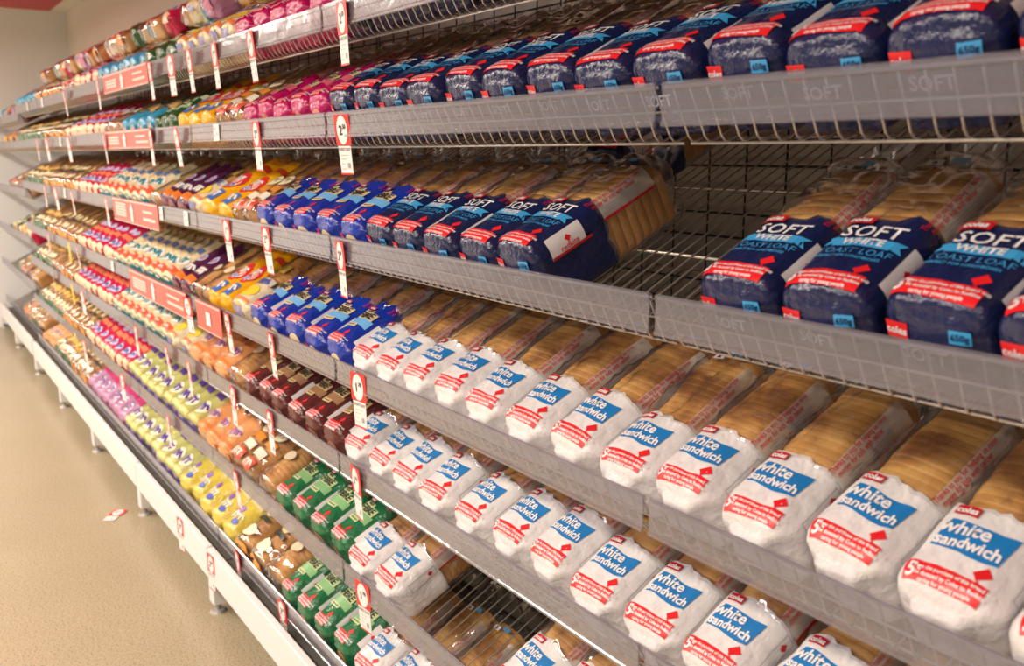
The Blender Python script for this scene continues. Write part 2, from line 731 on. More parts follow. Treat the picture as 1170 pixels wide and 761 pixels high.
def jag(base, amp, seed, step=0.0):
    def f(a):
        t = base + amp * noise.noise(Vector((a * 40 + seed * 3.3, seed, 0))) + 0.4 * amp * noise.noise(Vector((a * 130, seed * 2.0, 1)))
        return t + (step if a > 0.02 else 0)
    return f


def film_back(K, lf, ye, v, strip=True, red_panel=True, hue=None):
    fi = K.add('clear_bag', lf.film('clear_bag', FILM, lambda a: ye(a) - 0.006, seed=v), None, 'clear crinkled film over the back of the loaf')
    if strip:
        c = lf.a1 + lf.rt * 0.75
        y0, y1 = ye(c) - 0.002, lf.L - 0.035
        b0, b1 = lf.b_of_y(y0), lf.b_of_y(y1)
        si = K.add('message_strip', lf.decal('message_strip', grid2d(c - 0.007, c + 0.024, b0, b1, 6, 14), STRIP, 0.0040), fi, 'milky strip of small print')

        def rot(vf, sx, b):          # text running back along the loaf, its foot towards the side
            V, F = vf
            return np.stack([sx - V[:, 1], b + V[:, 0]], 1), F
        bm_ = (b0 + b1) / 2
        K.add('red_lettering', lf.decal('red_lettering', merge2d([
            rot(text2d('Thanks to you for helping us raise', 0.0085, 0.0001), c - 0.004, bm_ - 0.014),
            rot(text2d('money for kids with cancer', 0.0085, 0.0001), c + 0.003, bm_ - 0.02)]), DKRED, 0.0048), si)
        K.add('small_print', lf.decal('small_print', merge2d(
            [rot(grid2d(-0.055 + 0.006 * (i % 2), 0.040 - 0.005 * (i % 3), -0.0009, 0.0009, 10, 1), c + 0.0085 + 0.0035 * i, bm_) for i in range(4)] +
            [rot(text2d('Thank you', 0.011), c - 0.001, b1 - 0.026)]), GREYINK, 0.0048), si)
        K.add('dark_red_band', lf.decal('dark_red_band', grid2d(c + 0.023, c + 0.0275, b0, b1, 2, 14), DKRED, 0.0046), si)
    # tape and paper mark at the gathered end
    y = lf.L - 0.022
    b = lf.b_of_y(y)
    K.add('closure_tape', lf.decal('closure_tape', grid2d(0.006, 0.028, b - 0.004, b + 0.006, 4, 2, 0.001, 1), CYAN, 0.0055), fi, 'blue closure tape')
    t0 = K.add('recycling_mark', lf.decal('recycling_mark', grid2d(-0.020, 0.000, b - 0.012, b - 0.001, 4, 2), WHITE, 0.0055), fi, 'small white printed mark')
    K.add('triangle', lf.decal('triangle', poly2d([(-0.014, b - 0.010), (-0.006, b - 0.010), (-0.010, b - 0.003)]), BLACK, 0.0063), t0)
    return fi


def side_panel(K, lf, bi, col=None):
    c = lf.a1 + lf.rt * 0.85
    pi = K.add('side_label', lf.decal('side_label', grid2d(c, c + 0.034, 0.028, 0.098, 6, 8, 0.0), WHITE, 0.0018), bi, 'pale side label')
    K.add('kite_emblem', lf.decal('kite_emblem', poly2d([(c + 0.008, 0.066), (c + 0.013, 0.060), (c + 0.019, 0.066), (c + 0.013, 0.073)]), RED, 0.0026), pi, 'red kite emblem')
    K.add('red_edge', lf.decal('red_edge', grid2d(c + 0.0295, c + 0.034, 0.028, 0.110, 2, 8), DKRED, 0.0025), pi)
    V, F = text2d('redkite', 0.013, 0.0002)
    K.add('emblem_lettering', lf.decal('emblem_lettering', (np.stack([c + 0.024 - V[:, 1], 0.066 + V[:, 0]], 1), F), RED, 0.0026), pi)


def kite_shape(x, b, s=1.0):
    return poly2d([(x - 0.009 * s, b - 0.001), (x - 0.001 * s, b - 0.0085 * s), (x + 0.010 * s, b + 0.002 * s), (x + 0.002 * s, b + 0.010 * s)])


def charity_band(K, lf, bi, x0, x1, b0, b1, v, mat=RED, big=True):
    ph = v * 1.3
    bd = K.add('charity_band', lf.decal('charity_band', grid2d(x0, x1, b0, b1, 14, 4, 0.0012, 0.5, 0.0, ph), mat), bi, 'red band with small white lettering')
    h = b1 - b0
    bm_ = (b0 + b1) / 2
    items = [shift(text2d('5', h * 0.95, 0.0005), x0 + 0.009, bm_), shift(text2d('c', h * 0.45, 0.0004), x0 + 0.0165, bm_ + h * 0.2)]
    xc = (x0 + 0.020 + x1) / 2 - 0.001
    items += [shift(text2d('from the purchase of this bread will', 0.0058, 0.00016), xc, bm_ + h * 0.24),
              shift(text2d('be donated by Coles to Redkite', 0.0058, 0.00016), xc - 0.001, bm_ - h * 0.06),
              shift(text2d('caring for young people', 0.0058, 0.00016), xc - 0.004, bm_ - h * 0.34)]
    K.add('band_lettering', lf.decal('band_lettering', merge2d(items), WHITE, 0.0021), bd)
    K.add('kite', lf.decal('kite', merge2d([kite_shape(x1 - 0.013, b1 + 0.010),
          poly2d([(x1 - 0.017, b1 + 0.003), (x1 - 0.0155, b1 + 0.0035), (x1 - 0.010, b1 - 0.001), (x1 - 0.011, b1 - 0.002)])]), mat), bi, 'red kite')


def flag(K, lf, bi, x0, x1, b0, b1, mat=DKRED):
    fl = K.add('brand_flag', lf.decal('brand_flag', grid2d(x0, x1, b0, b1, 5, 3, 0.001, 0.5), mat, 0.0026), bi, 'small red flag with white lettering')
    K.add('flag_lettering', lf.decal('flag_lettering', shift(text2d('coles', (b1 - b0) * 0.86, 0.0004), (x0 + x1) / 2, (b0 + b1) / 2), WHITE, 0.0034), fl)


def make_white(v):
    lf = Loaf(seed=v * 3 + 1, amp=0.0032, dome=0.005 + 0.001 * v, H=0.102 + 0.002 * (v % 2), bul=0.010, rf=0.027, rb=0.027, rt=0.028)
    K = Kind()
    ye = jag(0.118, 0.008, v + 1, -0.005)
    K.add('bread', lf.bread('bread', BREAD, 0.0125, seed=v))
    bi = K.add('printed_bag', lf.sleeve('printed_bag', bagmat((0.74, 0.725, 0.735), 0.3), ye), None, 'white printed front of the bag')
    charity_band(K, lf, bi, -0.044, 0.042, -0.001, 0.021, v)
    pn = K.add('blue_panel', lf.decal('blue_panel', merge2d([grid2d(-0.038, 0.036, 0.046, 0.085, 14, 6, 0.0022, 0.9, 0.004, 0.6 + v * .2)]), BLUE), bi, 'wavy blue panel')
    K.add('panel_lettering', lf.decal('panel_lettering', merge2d([
        shift(text2d('white', 0.0245, 0.0006), -0.012, 0.075), shift(text2d('sandwich', 0.0195, 0.0006), -0.001, 0.0565)]), WHITE, 0.0021), pn)
    flag(K, lf, bi, -0.038, -0.012, 0.094, 0.107)
    K.add('outline', lf.decal('outline', merge2d([grid2d(0.062, 0.063, 0.03, 0.10, 1, 8), grid2d(0.082, 0.083, 0.03, 0.10, 1, 8), grid2d(0.062, 0.083, 0.03, 0.031, 3, 1), grid2d(0.062, 0.083, 0.099, 0.10, 3, 1)]), GREYINK), bi)
    K.add('kite_emblem', lf.decal('kite_emblem', poly2d([(0.066, 0.084), (0.071, 0.078), (0.077, 0.084), (0.071, 0.091)]), DKRED), bi)
    film_back(K, lf, ye, v)
    return K


NAVY = (0.010, 0.016, 0.075)


def make_soft(v, sliced=False):
    lf = Loaf(seed=v * 3 + 2, amp=0.0017, dome=0.004, H=0.114, hw=0.0585, bul=0.008)
    K = Kind()
    ye = jag(0.140, 0.007, v + 7, 0.006)
    if sliced:
        lf.slices(K, BREAD, 0.0175, v + 10)
    else:
        K.add('bread', lf.bread('bread', BREAD, 0.0175, seed=v + 10))
    bi = K.add('printed_bag', lf.sleeve('printed_bag', bagmat(NAVY, 0.22), ye), None, 'navy printed front of the bag')
    charity_band(K, lf, bi, -0.050, 0.042, 0.003, 0.027, v)
    K.add('tagline', lf.decal('tagline', merge2d([shift(text2d('PERFECT FOR LUNCHBOXES', 0.0062, 0.00012), -0.002, 0.0565),
          shift(text2d('TOAST LOAF', 0.0150, -0.0001, 1.02), 0.0, 0.0675)]), CYAN), bi, 'light blue lettering')
    rb = merge2d([grid2d(-0.034, 0.036, 0.0765, 0.0925, 10, 3, 0.0016, 0.5),
                  poly2d([(-0.034, 0.081), (-0.046, 0.079), (-0.041, 0.087), (-0.046, 0.095), (-0.034, 0.095)]),
                  poly2d([(0.036, 0.079), (0.050, 0.077), (0.044, 0.086), (0.050, 0.095), (0.036, 0.093)])])
    ri = K.add('ribbon', lf.decal('ribbon', rb, CYAN), bi, 'light blue ribbon')
    K.add('ribbon_lettering', lf.decal('ribbon_lettering', shift(text2d('WHITE', 0.0165, 0.0005), 0.001, 0.0855), WHITE, 0.0022), ri)
    K.add('title_lettering', lf.decal('title_lettering', shift(text2d('SOFT', 0.031, 0.0004, 1.05), 0.0, 0.107), WHITE), bi, 'large white lettering')
    flag(K, lf, bi, -0.046, -0.010, 0.122, 0.137)
    # front end of the bag
    f1 = K.add('front_flag', lf.decal('front_flag', grid2d(-0.049, -0.024, -0.041, -0.0215, 3, 3), RED), bi)
    K.add('front_flag_lettering', lf.decal('front_flag_lettering', shift(text2d('coles', 0.0115, 0.0003), -0.0365, -0.031), WHITE, 0.0021), f1)
    f2 = K.add('weight_mark', lf.decal('weight_mark', grid2d(0.019, 0.041, -0.034, -0.020, 3, 2), CYAN), bi)
    K.add('weight_lettering', lf.decal('weight_lettering', shift(text2d('650g', 0.0095, 0.0002), 0.030, -0.027), ink(NAVY), 0.0021), f2)
    K.add('front_lettering', lf.decal('front_lettering', shift(text2d('SOFT', 0.021, 0.0003), -0.008, -0.054), WHITE), bi)
    side_panel(K, lf, bi)
    film_back(K, lf, ye, v)
    return K


def make_fibre(v, base, mid, boxc=CREAM, front=None):
    lf = Loaf(seed=v * 3 + 3, amp=0.0030, dome=0.006, H=0.108, hw=0.056, bul=0.010, rt=0.03)
    K = Kind()
    ye = jag(0.160, 0.016, v + 17, 0.0)
    K.add('bread', lf.bread('bread', BREAD, 0.0135, seed=v + 20))
    bi = K.add('printed_bag', lf.sleeve('printed_bag', bagmat(base, 0.22), ye), None, 'coloured printed front of the bag')
    charity_band(K, lf, bi, -0.043, 0.028, 0.003, 0.026, v)
    K.add('tint_band', lf.decal('tint_band', grid2d(-0.044, 0.042, 0.066, 0.090, 10, 3, 0.0012, 0.5), ink(mid)), bi, 'lighter band across the bag')
    b1 = K.add('small_box', lf.decal('small_box', grid2d(-0.032, 0.016, 0.057, 0.0685, 5, 2), boxc, 0.0021), bi)
    K.add('small_box_print', lf.decal('small_box_print', grid2d(-0.026, 0.010, 0.0615, 0.064, 5, 1), BLACK, 0.0029), b1)
    b2 = K.add('title_box', lf.decal('title_box', merge2d([grid2d(-0.038, 0.036, 0.0885, 0.112, 8, 3), grid2d(-0.030, 0.008, 0.112, 0.121, 4, 2)]), boxc, 0.0021), bi, 'cream box with black lettering')
    K.add('title_lettering', lf.decal('title_lettering', merge2d([shift(text2d('FIBRE', 0.0265, 0.0008), -0.001, 0.0995), shift(text2d('HIGH', 0.0098, 0.0003), -0.011, 0.1165)]), BLACK, 0.0029), b2)
    flag(K, lf, bi, -0.030, -0.008, 0.123, 0.134)
    f1 = K.add('front_flag', lf.decal('front_flag', grid2d(-0.045, -0.028, -0.042, -0.020, 3, 3), RED), bi)
    if front:
        K.add('front_label', lf.decal('front_label', oval2d(0.006, -0.036, 0.024, 0.018), front), bi)
    side_panel(K, lf, bi)
    film_back(K, lf, ye, v)
    return K


def make_generic(v, base, L_print, decals, amp=0.0028, H=0.106, hw=0.056, clear_front=False, pitch=0.0135):
    """loaves on the far bays: bag colour, panels, ovals and strokes of print"""
    lf = Loaf(seed=v * 5 + 4, amp=amp, dome=0.008, H=H, hw=hw, bul=0.010, rt=0.032)
    K = Kind()
    K.add('bread', lf.bread('bread', BREAD, pitch, n=24, seed=v + 31))
    if clear_front:
        ye = jag(0.05, 0.0, v)
        bi = K.add('clear_bag', lf.sleeve('clear_bag', FILM, lambda a: lf.L, n=30), None, 'clear crinkled film around the loaf')
    else:
        ye = jag(L_print, 0.02, v + 27)
        bi = K.add('printed_bag', lf.sleeve('printed_bag', bagmat(base, 0.2), ye, n=34), None, 'coloured printed front of the bag')
        K.add('clear_bag', lf.film('clear_bag', FILM, lambda a: ye(a) - 0.006, n=40, seed=v), None, 'clear crinkled film over the back of the loaf')
    for (nm, vf, col) in decals:
        K.add(nm, lf.decal(nm, vf, ink(col), 0.0014 if nm != 'print_stroke' else 0.0024), bi)
    return K


def R_(x0, x1, b0, b1, col, wave=0.002, sh=0.0):
    return ('print_band', grid2d(x0, x1, b0, b1, 8, 4, wave, 0.6, sh), col)


def O_(x, b, rx, rb, col):
    return ('print_oval', oval2d(x, b, rx, rb), col)


def S_(x0, x1, b, h, t, n, col, ph=0.0):
    return ('print_stroke', squig2d(x0, x1, b, h, t, n, ph), col)


KN = {}
KN['white'] = ('sandwich_loaf', 'white bag with wavy blue panel', [make_white(v) for v in range(4)])
KN['soft'] = ('toast_loaf', 'navy bag with light blue ribbon', [make_soft(v) for v in range(4)])
SLICED = [make_soft(v, True) for v in range(2)]
KN['blue'] = ('fibre_loaf', 'royal blue bag with cream box', [make_fibre(v, (0.008, 0.035, 0.36), (0.16, 0.45, 0.80), front=CREAM) for v in range(3)])
KN['magenta'] = ('fibre_loaf', 'magenta bag with cream box', [make_fibre(v, (0.46, 0.004, 0.125), (0.70, 0.14, 0.20), front=ink((0.62, 0.25, 0.16))) for v in range(3)])
KN['green'] = ('fibre_loaf', 'green bag with pale green box', [make_fibre(v, (0.012, 0.15, 0.055), (0.22, 0.45, 0.20), ink((0.50, 0.60, 0.30)), ink((0.40, 0.20, 0.08))) for v in range(3)])
KN['maroon'] = ('fibre_loaf', 'dark maroon bag with tan box', [make_fibre(v, (0.10, 0.018, 0.016), (0.30, 0.16, 0.08), ink((0.62, 0.46, 0.22)), ink((0.30, 0.14, 0.08))) for v in range(3)])
KN['crimson'] = ('bagged_loaf', 'crimson bag with lilac patches', [make_generic(v, (0.55, 0.012, 0.07), 0.20, [
    R_(-0.05, 0.05, -0.03, 0.012, (0.80, 0.55, 0.35)), O_(0.0, 0.045, 0.040, 0.022, (0.62, 0.62, 0.85)), R_(-0.045, 0.045, 0.085, 0.11, (0.78, 0.22, 0.10)),
    S_(-0.03, 0.03, 0.045, 0.018, 0.003, 4, (0.10, 0.14, 0.5), v), O_(0.01, 0.14, 0.03, 0.018, (0.55, 0.5, 0.75))]) for v in range(3)])
KN['teal'] = ('bagged_loaf', 'cream bag with teal script', [make_generic(v, (0.80, 0.66, 0.40), 0.22, [
    R_(-0.055, 0.055, -0.062, -0.012, (0.0, 0.16, 0.22)), R_(-0.05, 0.05, 0.004, 0.034, (0.78, 0.12, 0.05)), O_(0, 0.072, 0.046, 0.028, (0.82, 0.80, 0.72)),
    S_(-0.034, 0.034, 0.072, 0.026, 0.0045, 3, (0.0, 0.24, 0.32), v), R_(-0.04, 0.04, 0.125, 0.150, (0.10, 0.16, 0.38)), S_(-0.03, 0.03, 0.02, 0.010, 0.002, 5, (0.86, 0.84, 0.78), v),
    R_(-0.045, 0.0, 0.160, 0.20, (0.0, 0.22, 0.30))]) for v in range(3)])
KN['tealblue'] = ('bagged_loaf', 'cyan blue fronted bag', [make_generic(v, (0.03, 0.30, 0.50), 0.07, [
    S_(-0.034, 0.034, -0.03, 0.026, 0.0035, 3, (0.70, 0.66, 0.55), v), R_(-0.05, 0.05, 0.075, 0.12, (0.70, 0.42, 0.12)), R_(-0.045, 0.02, 0.14, 0.17, (0.05, 0.2, 0.35))]) for v in range(2)])
KN['gold'] = ('bread_roll_bag', 'clear bag of rolls with gold patches', [make_generic(v, (0.75, 0.55, 0.18), 0.05, [
    R_(-0.045, 0.045, -0.045, -0.005, (0.78, 0.30, 0.03)), O_(-0.005, 0.04, 0.036, 0.022, (0.86, 0.80, 0.58)), R_(-0.035, 0.035, 0.085, 0.10, (0.04, 0.05, 0.04)),
    O_(0.0, 0.125, 0.030, 0.020, (0.80, 0.70, 0.40))], amp=0.006, clear_front=True, pitch=0.05) for v in range(3)])
KN['greenroll'] = ('bread_roll_bag', 'clear bag of rolls with green front', [make_generic(v, (0.02, 0.20, 0.07), 0.05, [
    R_(-0.05, 0.05, -0.055, 0.0, (0.012, 0.16, 0.06)), O_(0.0, 0.035, 0.040, 0.022, (0.80, 0.78, 0.52)), O_(0.0, -0.03, 0.016, 0.012, (0.82, 0.82, 0.70)),
    O_(0.005, 0.10, 0.036, 0.02, (0.78, 0.50, 0.14))], amp=0.006, clear_front=True, pitch=0.05) for v in range(3)])
KN['cream'] = ('bagged_loaf', 'clear cream bag with round badge', [make_generic(v, (0.70, 0.58, 0.38), 0.04, [
    R_(-0.044, 0.040, -0.006, 0.030, (0.72, 0.10, 0.05)), O_(0.0, 0.135, 0.036, 0.026, (0.80, 0.74, 0.52)), R_(-0.045, 0.040, 0.040, 0.068, (0.80, 0.76, 0.62)), R_(-0.040, 0.040, 0.078, 0.104, (0.70, 0.28, 0.04)),
    S_(-0.03, 0.03, 0.135, 0.018, 0.002, 3, (0.30, 0.18, 0.05), v), S_(-0.034, 0.03, 0.012, 0.020, 0.003, 4, (0.84, 0.80, 0.66), v)], amp=0.004, clear_front=True) for v in range(2)])
KN['purple'] = ('bagged_loaf', 'dark plum bag with white script', [make_generic(v, (0.085, 0.012, 0.055), 0.23, [
    S_(-0.04, 0.04, 0.062, 0.026, 0.0045, 5, (0.82, 0.80, 0.80), v), R_(-0.05, 0.05, 0.004, 0.032, (0.75, 0.20, 0.03)), O_(0, 0.12, 0.030, 0.022, (0.45, 0.5, 0.75)), O_(0.0, 0.12, 0.020, 0.013, (0.45, 0.03, 0.12)),
    R_(-0.05, 0.05, -0.045, -0.012, (0.25, 0.09, 0.10)), O_(-0.01, -0.028, 0.012, 0.012, (0.65, 0.42, 0.15))]) for v in range(2)])
KN['golden'] = ('bagged_loaf', 'yellow bag with red oval', [make_generic(v, (0.82, 0.42, 0.01), 0.26, [
    R_(-0.040, 0.034, 0.008, 0.060, (0.04, 0.16, 0.55)), S_(-0.03, 0.026, 0.036, 0.026, 0.004, 3, (0.86, 0.84, 0.80), v), O_(0, 0.115, 0.042, 0.048, (0.70, 0.02, 0.03)), O_(0, 0.105, 0.034, 0.030, (0.84, 0.80, 0.74)),
    S_(-0.026, 0.026, 0.128, 0.018, 0.003, 4, (0.86, 0.84, 0.80), v), O_(0, 0.090, 0.026, 0.014, (0.05, 0.18, 0.55)), R_(-0.02, 0.05, 0.19, 0.21, (0.55, 0.05, 0.02))]) for v in range(2)])
KN['yellowblue'] = ('bagged_loaf', 'pale bag with yellow and blue print', [make_generic(v, (0.72, 0.62, 0.42), 0.10, [
    O_(0, 0.05, 0.036, 0.026, (0.80, 0.60, 0.04)), O_(0.0, -0.02, 0.030, 0.020, (0.70, 0.50, 0.08)), R_(-0.045, 0.045, 0.004, 0.018, (0.75, 0.25, 0.08)), R_(-0.045, 0.045, 0.09, 0.115, (0.80, 0.78, 0.74)),
    S_(-0.03, 0.03, 0.10, 0.020, 0.0035, 4, (0.08, 0.12, 0.50), v), S_(-0.03, 0.03, -0.02, 0.02, 0.003, 3, (0.20, 0.22, 0.55), v), R_(-0.04, 0.03, 0.15, 0.185, (0.78, 0.62, 0.08))]) for v in range(3)])
KN['darkgreen'] = ('bagged_loaf', 'dark green bag with pale print', [make_generic(v, (0.015, 0.075, 0.022), 0.18, [
    O_(0, 0.06, 0.04, 0.022, (0.32, 0.48, 0.22)), S_(-0.03, 0.03, 0.06, 0.018, 0.003, 4, (0.80, 0.82, 0.68), v), R_(-0.04, 0.04, 0.11, 0.135, (0.55, 0.62, 0.40)), O_(0, -0.03, 0.026, 0.018, (0.10, 0.12, 0.05))]) for v in range(2)])
KN['lime'] = ('bagged_loaf', 'lime bag with purple script', [make_generic(v, (0.48, 0.48, 0.16), 0.17, [
    R_(-0.05, 0.05, -0.05, -0.012, (0.10, 0.05, 0.30)), O_(0, 0.055, 0.044, 0.03, (0.78, 0.78, 0.58)), S_(-0.034, 0.034, 0.055, 0.026, 0.0045, 3, (0.09, 0.03, 0.34), v),
    R_(-0.04, 0.04, 0.11, 0.135, (0.10, 0.04, 0.28)), R_(-0.05, 0.05, 0.002, 0.018, (0.80, 0.62, 0.20))]) for v in range(3)])
KN['yellow'] = ('bagged_loaf', 'bright yellow bag with blue marks', [make_generic(v, (0.62, 0.50, 0.07), 0.15, [
    O_(0.015, 0.03, 0.018, 0.012, (0.06, 0.12, 0.55)), O_(-0.015, 0.075, 0.020, 0.014, (0.25, 0.10, 0.45)), R_(-0.05, 0.05, 0.11, 0.14, (0.80, 0.72, 0.40)), R_(-0.05, 0.05, -0.05, -0.02, (0.72, 0.62, 0.25)),
    S_(-0.03, 0.03, 0.05, 0.02, 0.003, 4, (0.84, 0.82, 0.70), v)]) for v in range(2)])
KN['orange'] = ('bagged_loaf', 'orange and pink film bag', [make_generic(v, (0.74, 0.34, 0.14), 0.14, [
    O_(0.0, 0.06, 0.036, 0.024, (0.80, 0.58, 0.42)), S_(-0.03, 0.03, 0.06, 0.02, 0.0035, 4, (0.30, 0.10, 0.38), v), R_(-0.05, 0.05, 0.0, 0.022, (0.80, 0.22, 0.05)), R_(-0.05, 0.05, -0.05, -0.015, (0.80, 0.50, 0.25))], amp=0.005) for v in range(2)])
KN['lilac'] = ('bagged_loaf', 'lilac and purple bag', [make_generic(v, (0.42, 0.20, 0.36), 0.18, [
    O_(0.0, 0.05, 0.036, 0.024, (0.80, 0.74, 0.78)), S_(-0.03, 0.03, 0.05, 0.02, 0.004, 4, (0.20, 0.05, 0.34), v), R_(-0.05, 0.05, 0.09, 0.12, (0.55, 0.03, 0.16)), R_(-0.05, 0.05, -0.05, -0.015, (0.55, 0.16, 0.30))], amp=0.005) for v in range(2)])
KN['tan'] = ('bagged_loaf', 'plain loaf in clear bag', [make_generic(v, (0.6, 0.4, 0.2), 0.05, [
    O_(0.0, 0.10, 0.026, 0.018, (0.70, 0.60, 0.42))], amp=0.005, clear_front=True) for v in range(2)])

# ------------------------------------------------------------------ structure: floor, walls, ceiling
mf, nt, b, out = nodes_of('speckled_vinyl')
tc = nt.nodes.new('ShaderNodeTexCoord')
n1 = nt.nodes.new('ShaderNodeTexNoise')
n1.inputs['Scale'].default_value = 150
n1.inputs['Detail'].default_value = 4
nt.links.new(tc.outputs['Object'], n1.inputs['Vector'])
cr = nt.nodes.new('ShaderNodeValToRGB')
cr.color_ramp.elements[0].position = 0.36
cr.color_ramp.elements[0].color = (0.26, 0.21, 0.135, 1)
cr.color_ramp.elements[1].position = 0.52
cr.color_ramp.elements[1].color = (0.44, 0.375, 0.255, 1)
nt.links.new(n1.outputs['Fac'], cr.inputs[0])
n3 = nt.nodes.new('ShaderNodeTexNoise')
n3.inputs['Scale'].default_value = 2.2
n3.inputs['Detail'].default_value = 5
nt.links.new(tc.outputs['Object'], n3.inputs['Vector'])
mr = nt.nodes.new('ShaderNodeMapRange')
mr.inputs['To Min'].default_value = 0.86
mr.inputs['To Max'].default_value = 1.08
nt.links.new(n3.outputs['Fac'], mr.inputs['Value'])
vm = nt.nodes.new('ShaderNodeVectorMath')
vm.operation = 'SCALE'
nt.links.new(cr.outputs[0], vm.inputs[0])
nt.links.new(mr.outputs[0], vm.inputs[3])
nt.links.new(vm.outputs[0], b.inputs['Base Color'])
b.inputs['Roughness'].default_value = 0.30
mb = MB()
mb.box(-8.2, 4.0, -5.0, 1.5, -0.05, 0.0)
tag(link('floor', mb.mesh('floor', mf)), 'beige speckled vinyl floor of the aisle', 'floor', kind='structure')

WALLB = plain('warm_wall_paint', (0.80, 0.73, 0.62), 0.7)
WALLE = plain('cool_wall_paint', (0.82, 0.83, 0.83), 0.7)
CEILM = plain('ceiling_paint', (0.82, 0.77, 0.66), 0.8)
REDP = plain('red_panel_paint', (0.50, 0.012, 0.014), 0.45)
YW, XE, ZC = 1.50, -8.10, 2.68
mb = MB(); mb.box(XE - 0.1, 4.0, YW, YW + 0.1, 0, ZC + 0.1)
tag(link('wall_back', mb.mesh('wall_back', WALLB)), 'warm cream wall behind the bread shelves', 'wall', kind='structure')
mb = MB(); mb.box(XE - 0.1, XE, -5.0, YW, 0, ZC + 0.1)
we = tag(link('wall_end', mb.mesh('wall_end', WALLE)), 'pale grey wall at the far end of the aisle', 'wall', kind='structure')
mb = MB(); mb.box(XE, 4.0, -5.0, YW, ZC, ZC + 0.1)
tag(link('ceiling', mb.mesh('ceiling', CEILM)), 'cream ceiling border along the walls', 'ceiling', kind='structure')
mb = MB(); mb.bevbox(-7.45, 4.0, -5.0, 1.28, 2.60, 2.679, 0.004)
tag(link('ceiling_panel', mb.mesh('ceiling_panel', REDP)), 'red ceiling panel with straight edges above the aisle', 'ceiling', kind='structure')

# ------------------------------------------------------------------ shelving
DEPTH = 0.62


def wire_meshes():
    L = 0.996
    fl = MB()
    n = 37
    for i in range(n):
        x = 0.014 + i * (L - 0.028) / (n - 1)
        fl.tube([(x, -0.001, LIP), (x, -0.0005, 0.012), (x, 0.003, 0.003), (x, 0.012, 0.0), (x, DEPTH, 0.0)], 0.0017, 4)
    floor = fl.mesh('wire_floor', WIRE, True)
    c = MB()
    for (v, ww, r) in ((-0.003, LIP, 0.0022), (-0.003, 0.046, 0.0017), (0.010, -0.003, 0.0022), (0.21, -0.004, 0.0028), (0.42, -0.004, 0.0028), (DEPTH, -0.004, 0.0035)):
        c.tube([(0.004, v, ww), (L - 0.004, v, ww)], r, 5)
    cross = c.mesh('cross_wire', WIRE, True)
    # clear rail: shallow channel section, clipped over the lip
    # (y, z) in world axes from the lip's top edge: the rail hangs upright in front of the leaning lip
    pw = [(-0.003, 0.003), (-0.0065, 0.005), (-0.0095, 0.003), (-0.0095, -0.005), (-0.0080, -0.0065), (-0.0080, -0.021), (-0.0086, -0.022), (-0.0080, -0.023),
          (-0.0080, -0.041), (-0.0100, -0.043), (-0.0100, -0.0470), (-0.0080, -0.0485), (-0.0060, -0.048), (-0.0060, 0.0005), (-0.003, 0.0005)]
    prof = [(y * CT + z * ST, LIP - y * ST + z * CT) for y, z in pw]
    V, F = [], []
    m = len(prof)
    for x in (0.004, L - 0.004):
        V += [(x, y, z) for y, z in prof]
    F = [(i, (i + 1) % m, m + (i + 1) % m, m + i) for i in range(m)] + [tuple(range(m)), tuple(reversed(range(m, 2 * m)))]
    rail = mesh('price_rail', V, F, RAILM, False)
    br = MB()
    br.box(0.0, 0.0035, 0.16, DEPTH, -0.028, -0.006)
    return floor, cross, rail, br.mesh('bracket', GREY)


WF, WC, WR, WBK = wire_meshes()
BAYNAME = ['nearest', 'second nearest', 'third nearest', 'fourth nearest', 'fifth nearest', 'sixth nearest', 'farthest']
TIERNAME = ['top', 'second highest', 'third highest', 'middle', 'third lowest', 'second lowest', 'lowest']


def tray(x, z, label, y=YF):
    root = bpy.data.objects.new('wire_tray_shelf', None)
    COL.objects.link(root)
    root.matrix_world = tray_matrix(x, z, y)
    link('wire_floor', WF, root)
    link('cross_wire', WC, root)
    link('price_rail', WR, root)['label'] = 'clear plastic price rail'
    link('bracket', WBK, root)
    link('bracket', WBK, root, Matrix.Translation((0.9925, 0, 0)))
    tag(root, label, 'shelf', 'sloping wire tray shelves')
    return root


for bi in range(7):
    for t, z in enumerate(TZ):
        if bi == 0 and t == 0:
            pass
        tray(-bi, z, 'sloping wire tray with clear rail, %s tier of the %s bay' % (TIERNAME[t], BAYNAME[bi]))
for bi in range(2):
    for t, z in enumerate(ZB):
        tray(-7.06 - bi, z, 'sloping wire tray of the %s bay of end fixture, %s tier from top' % (('near', 'far')[bi], ORD[t]), 0.82)

# base units: white beam, leg with foot, dark deck; back panels with black grid; uprights
g = MB()
for i in range(11):
    g.tube([(0.005 + i * 0.098, 0, 0.25), (0.005 + i * 0.098, 0, 1.98)], 0.0025, 4)
for j in range(36):
    g.tube([(0.003, -0.005, 0.27 + j * 0.048), (0.993, -0.005, 0.27 + j * 0.048)], 0.0025, 4)
GRID = g.mesh('wire_grid', BLACKWIRE, True)
p = MB(); p.box(0.002, 0.994, 0.02, 0.032, 0.0, 1.98)
PANEL = p.mesh('panel', GREY)
p = MB(); p.bevbox(0.003, 0.993, -0.012, 0.010, 0.122, 0.233, 0.004)
BEAM = p.mesh('front_beam', WHITEMETAL)
p = MB(); p.box(0.003, 0.993, 0.0105, 0.62, 0.160, 0.170)
DECK = p.mesh('deck', DARK)
p = MB(); p.bevbox(-0.024, 0.024, -0.008, 0.044, 0.032, 0.1215, 0.005)
LEG = p.mesh('leg', WHITEMETAL)
p = MB(); p.cyl((0, 0.012), 0.028, 0.022, 0.0, 0.010); p.cyl((0, 0.012), 0.009, 0.009, 0.010, 0.034, 10)
FOOT = p.mesh('foot', FOOTM, False)
p = MB(); p.bevbox(-0.018, 0.018, 0.0, 0.03, 0.0, 2.0, 0.003)
UPR = p.mesh('upright_post', GREY)
YB = 0.762
